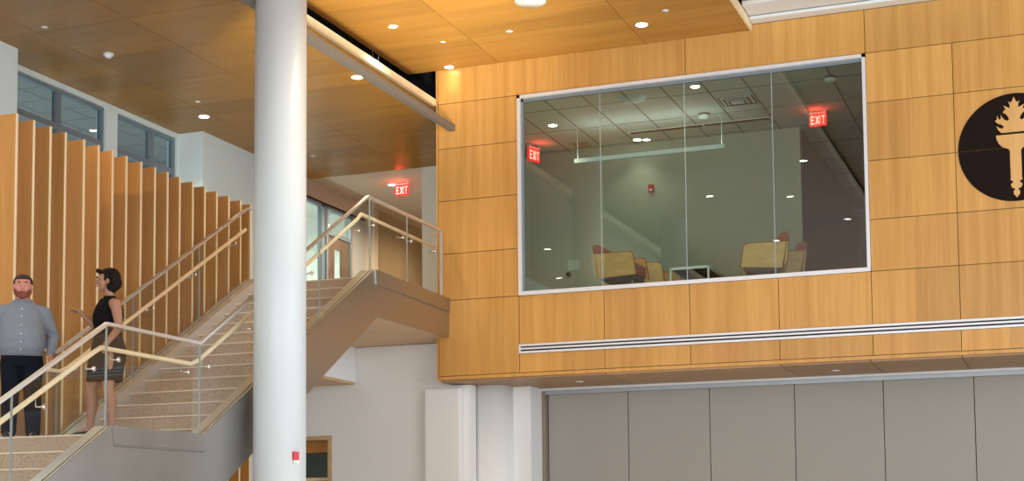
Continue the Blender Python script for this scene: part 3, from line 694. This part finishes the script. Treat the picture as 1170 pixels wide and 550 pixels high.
dup(c1, (-4.30, 23.70, ZB), math.radians(180+12), 'rust lounge chair behind the right-hand plywood chair')
t = thing('low_table', 'low white-framed table between the two rows of lounge chairs', 'table', (-5.56, 23.2, ZB))
b = MB(); b.box(-.30, .30, -.55, .55, .425, .445, 'black'); b.build('table_top', parent=t)
b = MB()
for s in (-1, 1): b.box(s*.30-.015, s*.30+.015, -.565, .565, .42, .46, 'pendant')
for s in (-1, 1): b.box(-.30, .30, s*.55-.015, s*.55+.015, .42, .46, 'pendant')
b.build('table_frame', parent=t)
for sx in (-1, 1):
    for sy in (-1, 1): MB().box(sx*.30-.014, sx*.30+.014, sy*.55-.014, sy*.55+.014, 0, .42, 'pendant').build('leg', parent=t)

# ------------------------------------------------------------------ torch emblem
t = thing('torch_emblem', 'round black wall emblem with a wood-coloured flaming torch', 'emblem', (-.685, YF, 6.915))
b = MB(); n = 96; R = .765
for z0, z1 in ((-1, -.005), (.005, 1)):
    a0, a1 = (math.pi+math.asin(.005/R), 2*math.pi-math.asin(.005/R)) if z0 < 0 else (math.asin(.005/R), math.pi-math.asin(.005/R))
    pts = [(R*math.cos(a0+(a1-a0)*k/n), R*math.sin(a0+(a1-a0)*k/n)) for k in range(n+1)]
    b.prism_xz(pts, -.010, -.001, 'emblem_black')
b.build('disc', parent=t)
FL = [(0.0, 0.714), (-0.025, 0.653), (-0.044, 0.634), (-0.076, 0.654), (-0.059, 0.609), (-0.054, 0.557), (-0.087, 0.572), (-0.141, 0.601), (-0.112, 0.548), (-0.142, 0.521), (-0.146, 0.496), (-0.115, 0.48), (-0.08, 0.431), (-0.071, 0.392), (-0.1, 0.379), (-0.14, 0.406), (-0.16, 0.434), (-0.176, 0.474), (-0.18, 0.415), (-0.205, 0.408), (-0.227, 0.471), (-0.232, 0.41), (-0.258, 0.392), (-0.216, 0.347), (-0.178, 0.335), (-0.146, 0.308), (-0.152, 0.274), (-0.192, 0.281), (-0.241, 0.318), (-0.219, 0.259), (-0.176, 0.213)]
BW = [(-.252, .183), (-.242, .12), (-.215, .06), (-.17, .01), (-.093, -.021), (-.074, -.055), (-.075, -.182), (-.073, -.444), (-.080, -.449), (-.077, -.471), (-.049, -.477), (-.044, -.496), (-.076, -.525), (-.073, -.554), (-.051, -.582), (-.022, -.588), (-.022, -.606), (-.042, -.622), (-.042, -.664), (0, -.716)]
def mirror(h): return h + [(-x, z) for x, z in reversed(h) if abs(x) > 1e-6]
b = MB(); b.prism_xz(mirror(FL), -.016, -.0095, 'emblem_wood'); b.build('flame', parent=t)
b = MB(); b.prism_xz(mirror(BW), -.016, -.0095, 'emblem_wood'); b.build('torch', parent=t)

#@@PEOPLE
# ------------------------------------------------------------------ people
M['skin_m'] = plain('pink_skin', (.62, .26, .20), .5); M['skin_f'] = plain('tan_skin', (.34, .16, .095), .5)
M['shirt'] = plain('blue_grey_shirt_cotton', (.205, .235, .285), .85, bump=.3, bscale=25, var=.12)
M['trousers'] = plain('dark_navy_trousers', (.008, .010, .018), .9, spec=.15, bump=.2, bscale=20)
M['shoe'] = plain('black_shoe_leather', (.012, .011, .011), .4)
M['hair_m'] = plain('short_brown_hair', (.045, .020, .012), .7, bump=.6, bscale=90, var=.3)
M['beard'] = plain('auburn_beard', (.23, .065, .03), .8, bump=.6, bscale=110, var=.3)
M['hair_f'] = plain('dark_wavy_hair', (.010, .006, .006), .6, spec=.12, bump=.8, bscale=45, var=.4)
M['top_f'] = plain('black_knit_top', (.007, .006, .007), .9, spec=.1, bump=.3, bscale=60)
M['skirt'] = plain('charcoal_skirt', (.028, .023, .023), .9, spec=.15, bump=.2, bscale=60)
M['eye_white'] = plain('eye_white', (.7, .68, .65), .3); M['iris'] = plain('dark_iris', (.02, .012, .01), .2)
M['lip_m'] = plain('lips_pink', (.40, .12, .10), .5); M['lip_f'] = plain('lips_berry', (.22, .06, .05), .45)
M['button'] = plain('white_button', (.75, .75, .75), .4); M['silver'] = plain('silver_shoe_trim', (.7, .7, .7), .25, .8)

class Blob:
    """closed pieces fused into one skin by a voxel remesh"""
    def __init__(s): s.v = []; s.f = []
    def _rings(s, rings):
        o = len(s.v); n = len(rings[0])
        for r in rings: s.v += [tuple(p) for p in r]
        for i in range(len(rings)-1):
            for j in range(n): s.f.append((o+i*n+j, o+i*n+(j+1) % n, o+(i+1)*n+(j+1) % n, o+(i+1)*n+j))
        s.f.append(tuple(o+j for j in range(n-1, -1, -1))); s.f.append(tuple(o+(len(rings)-1)*n+j for j in range(n)))
        return s
    def ell(s, c, r, rot=(0, 0, 0), n=20, k=12):
        R = Euler(rot).to_matrix(); c = Vector(c); rings = []
        for i in range(k+1):
            a = -math.pi/2 + math.pi*(i+.02 if i == 0 else i-.02 if i == k else i)/k
            rings.append([c + R @ Vector((r[0]*math.cos(a)*math.cos(2*math.pi*j/n), r[1]*math.cos(a)*math.sin(2*math.pi*j/n), r[2]*math.sin(a))) for j in range(n)])
        return s._rings(rings)
    def limb(s, pts, rad, n=16, flat=1.0):
        """tapered limb through joints pts, round ends, flat squashes the section's second axis"""
        P = []; Rr = []
        for i in range(len(pts)-1):
            a, b = Vector(pts[i]), Vector(pts[i+1])
            for t in [k/5 for k in range(5)]:
                P.append(a.lerp(b, t)); e = t*t*(3-2*t); Rr.append(rad[i]*(1-e)+rad[i+1]*e)
        P.append(Vector(pts[-1])); Rr.append(rad[-1])
        d0 = (P[1]-P[0]).normalized(); d1 = (P[-1]-P[-2]).normalized()
        pre = [(P[0]-d0*Rr[0]*math.sin(a), Rr[0]*math.cos(a)) for a in (1.35, 1.0, .5)]
        post = [(P[-1]+d1*Rr[-1]*math.sin(a), Rr[-1]*math.cos(a)) for a in (.5, 1.0, 1.35)]
        Q = pre+list(zip(P, Rr))+post; rings = []; ref = None
        for i, (p, r) in enumerate(Q):
            d = (Q[min(i+1, len(Q)-1)][0]-Q[max(i-1, 0)][0]).normalized()
            if ref is None: ref = Vector((0, 1, 0)) if abs(d.y) < .8 else Vector((1, 0, 0))
            a = d.cross(ref).normalized(); b = a.cross(d).normalized(); ref = b
            rings.append([p+(a*math.cos(2*math.pi*j/n)+b*flat*math.sin(2*math.pi*j/n))*r for j in range(n)])
        return s._rings(rings)
    def loft(s, secs, n=28, p=2.2):
        """horizontal sections (z, cx, cy, rx, ry)"""
        rings = []
        for z, cx, cy, rx, ry in secs:
            ring = []
            for j in range(n):
                t = 2*math.pi*j/n; c, q = math.cos(t), math.sin(t)
                ring.append(Vector((cx+rx*math.copysign(abs(c)**(2/p), c), cy+ry*math.copysign(abs(q)**(2/p), q), z)))
            rings.append(ring)
        return s._rings(rings)
    def build(s, name, m, parent, voxel=.009, smooth=4, clip=None, plane=None, solid=0):
        me = bpy.data.meshes.new(name+'_src'); me.from_pydata(s.v, [], s.f)
        o = bpy.data.objects.new(name+'_src', me); COL.objects.link(o)
        bm = bmesh.new(); bm.from_mesh(me); bmesh.ops.recalc_face_normals(bm, faces=bm.faces); bm.to_mesh(me); bm.free()
        md = o.modifiers.new('r', 'REMESH'); md.mode = 'VOXEL'; md.voxel_size = voxel; md.use_smooth_shade = True
        sm = o.modifiers.new('s', 'SMOOTH'); sm.factor = .5; sm.iterations = smooth
        dg = bpy.context.evaluated_depsgraph_get(); dg.update()
        out = bpy.data.meshes.new_from_object(o.evaluated_get(dg)); bpy.data.objects.remove(o); bpy.data.meshes.remove(me)
        if clip:
            bm = bmesh.new(); bm.from_mesh(out); dead = [f for f in bm.faces if clip(f.calc_center_median())]
            bmesh.ops.delete(bm, geom=dead, context='FACES'); bm.to_mesh(out); bm.free()
        out.materials.clear(); out.materials.append(M[m])
        for p in out.polygons: p.material_index = 0; p.use_smooth = True
        out.name = name
        r = bpy.data.objects.new(name, out); COL.objects.link(r); r.parent = parent
        return r
def hand(bl, wrist, d, palm_n, thumb_side, curl=.5, size=1.0, point=None):
    """palm and five fingers; d = direction of the hand, palm_n = palm's normal (fingers curl towards it)"""
    w = Vector(wrist); d = Vector(d).normalized(); nrm = Vector(palm_n).normalized(); sd = d.cross(nrm).normalized()*thumb_side
    nrm = (nrm-d*nrm.dot(d)).normalized()
    L = .095*size
    for k in (-1, -.35, .35, 1): bl.limb([w+sd*k*.012*size, w+d*L*.95+sd*k*.027*size], [.017*size, .0135*size], 8)
    lens = (.075, .085, .08, .062)
    for i, fl in enumerate(lens):
        off = (.030, .010, -.010, -.030)[i]*size
        base = w+d*L+sd*off; dirn = d.copy(); p = base; pts = [w+d*L*.6+sd*off*.9, base]; c = curl
        if point is not None: c = .06 if i == point else 1.15
        for q, fr in enumerate((.42, .32, .26)):
            a = c*(.75 if q == 0 else .8)
            dirn = (dirn*math.cos(a)+nrm*math.sin(a)).normalized(); nrm2 = None
            p = p+dirn*fl*fr*size; pts.append(p)
            # turn the curl plane along with the finger
            nl = (nrm-dirn*nrm.dot(dirn)); 
            if nl.length > 1e-3 and c < .9: pass
        bl.limb(pts, [.0095*size, .0092*size, .0085*size, .008*size, .0068*size], 8)
    tb = w+d*L*.25+sd*.026*size
    bl.limb([tb, tb+(d*.6+sd*.7+nrm*.3).normalized()*.038*size, tb+(d*.6+sd*.7+nrm*.3).normalized()*.038*size+(d*.85+sd*.2+nrm*.45).normalized()*.045*size], [.0135*size, .011*size, .009*size], 8)

def face_bits(par, c, s, lip, brow):
    """eyes, brows, lips on a head centred at c looking along -Y; s scales"""
    for sx in (-1, 1):
        e = Vector((c[0]+sx*.031*s, c[1]-.083*s, c[2]+.006*s))
        b = MB(); b.tube([e+Vector((-.012*s, 0, 0)), e+Vector((0, -.005*s, .0015)), e+Vector((.012*s, 0, 0))], [.002*s, .0065*s, .002*s], 'eye_white', 10); eo = b.build('eye', parent=par)
        b = MB(); b.cyl(e+Vector((0, -.0125*s, 0)), e+Vector((0, -.0115*s+.004, 0)), .0048*s, 'iris', 12); b.build('iris', parent=eo)
        b = MB(); b.tube([e+Vector((-.018*s, 0, .020*s)), e+Vector((0, -.006*s, .026*s)), e+Vector((.018*s, .004*s, .020*s))], [.003*s, .005*s, .003*s], brow, 8); b.build('eyebrow', parent=par)
    b = MB(); y = c[1]-.092*s; z = c[2]-.062*s
    b.tube([(c[0]-.025*s, y+.010*s, z+.004*s), (c[0]-.010*s, y-.001*s, z+.001*s), (c[0], y-.003*s, z-.001*s), (c[0]+.010*s, y-.001*s, z+.001*s), (c[0]+.025*s, y+.010*s, z+.004*s)], [.002*s, .005*s, .006*s, .005*s, .002*s], lip, 8); b.build('lips', parent=par)
def head(bl, c, s, wide=1.0):
    c = Vector(c)
    bl.ell(c+Vector((0, .012, .028))*s, (.077*s*wide, .093*s, .088*s))                 # cranium
    bl.ell(c+Vector((0, -.028, -.030))*s, (.062*s*wide, .060*s, .082*s))               # face
    bl.ell(c+Vector((0, -.050, -.088))*s, (.030*s*wide, .030*s, .024*s))               # chin
    bl.limb([c+Vector((0, -.080, .012))*s, c+Vector((0, -.103, -.028))*s], [.009*s, .0145*s], 8)   # nose
    for sx in (-1, 1):
        bl.ell(c+Vector((sx*.0085*1.6, -.093, -.031))*s, (.009*s, .009*s, .008*s), n=8, k=6)
        bl.ell(c+Vector((sx*.040, -.060, -.028))*s, (.022*s, .024*s, .024*s), n=12, k=8)            # cheeks
        bl.limb([c+Vector((sx*.012, -.082, .026))*s, c+Vector((sx*.046, -.070, .024))*s], [.009*s, .008*s], 8)   # brow ridge
        bl.ell(c+Vector((sx*.078*wide, .012, -.010))*s, (.011*s, .021*s, .034*s), (0, 0, sx*.3), n=10, k=8)      # ear

# man: height 1.84, faces -Y in his own space
man = thing('person', 'bearded man in a blue-grey button-up shirt and navy trousers standing on the stair landing', 'person', (-10.83, 13.42, ZL+.002), math.radians(36))
B = Blob()
hc = (.0, -.03, 1.697); head(B, hc, 1.11, 1.14)
B.limb([(0, .01, 1.44), (0, -.005, 1.64)], [.075, .068])
B.loft([(.86, 0, 0, .17, .13), (1.0, 0, -.01, .20, .17), (1.2, 0, -.02, .19, .16), (1.34, 0, 0, .17, .12), (1.44, 0, .01, .10, .075), (1.50, 0, .01, .07, .06)])
AR = {}
for s in (-1, 1):
    sh, el, wr = (s*.228, .01, 1.425), (s*.325, .05, 1.15), (s*.305, -.06, .95)
    AR[s] = (sh, el, wr)
    B.limb([(s*.10, 0, 1.39), sh, el, wr], [.05, .058, .045, .030])
    hand(B, (s*.314, -.063, .955), (-s*.06, -.18, -1), (-s*1, .1, 0), 1 if s == -1 else -1, .35, 1.0)
    B.limb([(s*.10, 0, .90), (s*.115, -.01, .50), (s*.125, .015, .09)], [.105, .065, .045])
    B.limb([(s*.125, .02, .06), (s*.135, -.12, .035)], [.042, .035])
B.build('body', 'skin_m', man, .0085, 3)
B = Blob()
B.loft([(.905, 0, -.02, .205, .165), (.93, 0, -.03, .225, .195), (1.0, 0, -.045, .240, .225), (1.10, 0, -.05, .245, .235), (1.22, 0, -.04, .238, .215), (1.34, 0, -.02, .228, .170), (1.43, 0, -.005, .210, .145), (1.485, 0, .005, .172, .120), (1.53, 0, .01, .120, .100), (1.55, 0, .01, .092, .092)])
for s in (-1, 1):
    sh, el, wr = AR[s]; B.limb([(s*.09, 0, 1.44), (sh[0]-s*.01, sh[1], sh[2]-.02), el, (wr[0], wr[1], wr[2]+.01)], [.072, .092, .070, .048], 18)
    for k in range(4):   # soft folds at the elbow and forearm
        z = 1.22-.06*k; B.limb([(s*(.285+.01*k), -.06+.01*k, z), (s*.365, -.01, z-.03)], [.012, .014], 8)
for k in range(5): x = -.16+.08*k; B.limb([(x*.9, -.245+abs(x)*.35, 1.22), (x, -.262+abs(x)*.35, .98)], [.010, .014], 8)
sh = B.build('shirt', 'shirt', man, .009, 4)
B = Blob()
B.limb([(-.082, .03, 1.552), (-.078, -.065, 1.540), (-.038, -.118, 1.508)], [.014, .014, .008], 8); B.limb([(.082, .03, 1.552), (.078, -.065, 1.540), (.038, -.118, 1.508)], [.014, .014, .008], 8); B.limb([(-.082, .03, 1.552), (0, .088, 1.567), (.082, .03, 1.552)], [.014, .016, .014], 8)
B.build('collar', 'shirt', man, .005, 2)
b = MB()
for k, (y, z) in enumerate(((-.150, 1.43), (-.196, 1.34), (-.240, 1.24), (-.275, 1.14), (-.285, 1.05), (-.268, .97))): b.cyl((0, y-.014, z), (0, y+.01, z), .008, 'button', 10)
b.build('buttons', parent=sh)
B = Blob()
B.loft([(.80, 0, .0, .20, .15), (.88, 0, -.01, .222, .175), (.93, 0, -.02, .222, .18), (.945, 0, -.02, .205, .165)])
for s in (-1, 1): B.limb([(s*.105, 0, .86), (s*.118, -.01, .50), (s*.128, .01, .09)], [.125, .097, .082], 18)
B.build('trousers', 'trousers', man, .010, 4)
for s in (-1, 1):
    B = Blob(); B.limb([(s*.128, .055, .040), (s*.135, -.06, .040), (s*.150, -.17, .030)], [.040, .043, .034], 14); B.ell((s*.128, .05, .06), (.042, .05, .06))
    B.build('shoe', 'shoe', man, .007, 3, clip=lambda c: c.z < .001)
B = Blob()
c = Vector(hc); S_ = 1.11
B.ell(c+Vector((0, .022, .040))*S_, (.088*S_*1.10, .098*S_, .088*S_)); 
B.limb([c+Vector((-.07, -.055, .085)), c+Vector((0, -.088, .102)), c+Vector((.07, -.055, .085))], [.014, .020, .014], 10)
B.build('hair', 'hair_m', man, .006, 2, clip=lambda p: (p.y < hc[1]-.045 and p.z < hc[2]+.070) or p.z < hc[2]-.035 or (p.y < hc[1]+.0 and p.z < hc[2]+.02))
B = Blob()
B.ell(c+Vector((0, -.028, -.052))*S_, (.080*S_*1.12, .066*S_, .074*S_)); B.ell(c+Vector((0, -.052, -.100))*S_, (.046*S_, .040*S_, .034*S_))
B.build('beard', 'beard', man, .005, 2, clip=lambda p: p.z > hc[2]-.05 or (abs(p.x) < .066 and p.z > hc[2]-.068 and p.y < hc[1]-.03) or (p.z > hc[2]-.066 and abs(p.x) < .040 and p.y < hc[1]-.05))
face_bits(man, (0, hc[1]-.006, hc[2]), 1.11, 'lip_m', 'hair_m')

# woman: faces -Y in her own space; her left (+X) side is towards the camera
wom = thing('person', 'woman in sleeveless black top and charcoal skirt pointing, other hand on the rail', 'person', (-9.76, 13.50, ZL+.002), math.radians(-50))
B = Blob(); hw = (0, -.022, 1.705); head(B, hw, 1.06, .98)
B.limb([(0, .02, 1.47), (0, .0, 1.64)], [.052, .048])
B.loft([(.85, 0, .0, .155, .12), (.98, 0, .0, .165, .13), (1.12, 0, -.005, .125, .10), (1.28, 0, -.02, .135, .105), (1.40, 0, 0, .15, .085), (1.49, 0, .01, .08, .06)])
# left arm hangs down to the handrail
la = [(.165, .065, 1.44), (.205, .105, 1.17), (.245, -.03, .985)]
B.limb([(.08, .03, 1.44)]+la, [.048, .060, .045, .029])
hand(B, (.245, -.035, .99), (.25, -.35, -1), (1, .1, -.3), -1, .75, .92)
# right arm: upper arm down, forearm lifted forwards, pointing
ra = [(-.165, .01, 1.44), (-.19, -.09, 1.19), (-.17, -.29, 1.385)]
B.limb([(-.08, .01, 1.44)]+ra, [.045, .055, .042, .028])
hand(B, (-.17, -.29, 1.385), (.02, -1, .16), (.2, 0, -1), -1, .5, .92, point=0)
lg = {1: (.075, .02), -1: (-.075, -.10)}
LEG = {1: [(.085, .01, .88), (.085, .0, .52), (.085, .04, .12)], -1: [(-.085, 0, .88), (-.085, -.165, .52), (-.085, -.165, .12)]}
for s in (-1, 1):
    h_, k_, a_ = [Vector(q) for q in LEG[s]]
    calf = k_.lerp(a_, .3)+Vector((0, .018, 0))
    B.limb([h_, k_, calf, a_], [.10, .066, .068, .038])
    B.limb([a_+Vector((0, 0, -.02)), a_+Vector((0, -.07, -.055)), a_+Vector((s*.0, -.155, -.090))], [.034, .030, .022], 12); B.ell(a_+Vector((0, .022, -.03)), (.028, .03, .035))
B.build('body', 'skin_f', wom, .0075, 3)
B = Blob()
B.loft([(1.05, 0, .005, .140, .145), (1.14, 0, .005, .140, .145), (1.24, 0, .0, .145, .160), (1.32, 0, .005, .150, .168), (1.40, 0, .02, .152, .140), (1.46, 0, .03, .128, .105), (1.50, 0, .025, .085, .080), (1.535, 0, .015, .062, .064)])
for s in (-1, 1): B.ell((s*.062, -.095, 1.31), (.058, .055, .06))
B.limb([(-.06, -.06, 1.50), (0, -.10, 1.43), (.02, -.14, 1.34)], [.02, .024, .02], 10)
B.build('top', 'top_f', wom, .008, 3)
B = Blob()
B.loft([(.60, 0, -.030, .165, .190), (.70, 0, -.022, .170, .192), (.85, 0, .0, .178, .198), (.97, 0, .012, .175, .185), (1.06, 0, .008, .155, .160), (1.10, 0, .005, .145, .15)])
B.build('skirt', 'skirt', wom, .009, 3)
for s in (-1, 1):
    a_ = Vector(LEG[s][2]); f_ = a_+Vector((0, -.155, -.092))
    B = Blob(); B.limb([a_+Vector((0, .03, -.045)), a_+Vector((0, -.05, -.075)), (a_.x, f_.y, .022), (a_.x, f_.y-.045, .018)], [.036, .036, .034, .018], 12); B.limb([(a_.x, a_.y+.045, .07), (a_.x, a_.y+.045, .012)], [.016, .010], 8)
    so = B.build('shoe', 'shoe', wom, .006, 2, clip=lambda q, a_=a_: q.z < .001 or (q.z > a_.z-.052 and q.y < a_.y+.02 and q.y > a_.y-.11))
    b = MB(); b.tube([a_+Vector((.034, -.02, -.035)), a_+Vector((.02, -.065, -.055)), a_+Vector((-.02, -.065, -.055)), a_+Vector((-.034, -.02, -.035))], .006, 'silver', 8); b.build('shoe_trim', parent=so)
B = Blob(); c = Vector(hw)
B.ell(c+Vector((0, .036, .046)), (.100, .120, .098)); B.ell(c+Vector((0, .080, -.020)), (.090, .090, .095)); B.ell(c+Vector((0, .055, -.085)), (.072, .065, .055))
B.limb([c+Vector((-.05, -.065, .095)), c+Vector((0, -.088, .105)), c+Vector((.05, -.065, .095))], [.018, .026, .018], 10)
for k in range(26):
    t = k*2.399; zz = -.07+.19*(k/26); rr = .088+.02*math.sin(k)
    p = c+Vector((math.cos(t)*rr, .040+abs(math.sin(t))*rr*1.05-.02, zz)); B.ell(p, (.024, .024, .028), n=8, k=6)
B.build('hair', 'hair_f', wom, .006, 1, clip=lambda p: (p.y < hw[1]-.030 and p.z < hw[2]+.062) or (p.y < hw[1]+.0 and p.z < hw[2]-.06))
face_bits(wom, (0, hw[1]-.006, hw[2]), 1.06, 'lip_f', 'hair_f')
b = MB(); b.tube([(.082, 0, hw[2]-.045), (.086, 0, hw[2]-.06), (.084, 0, hw[2]-.075)], [.003, .007, .003], 'silver', 8); b.build('earring', parent=wom)
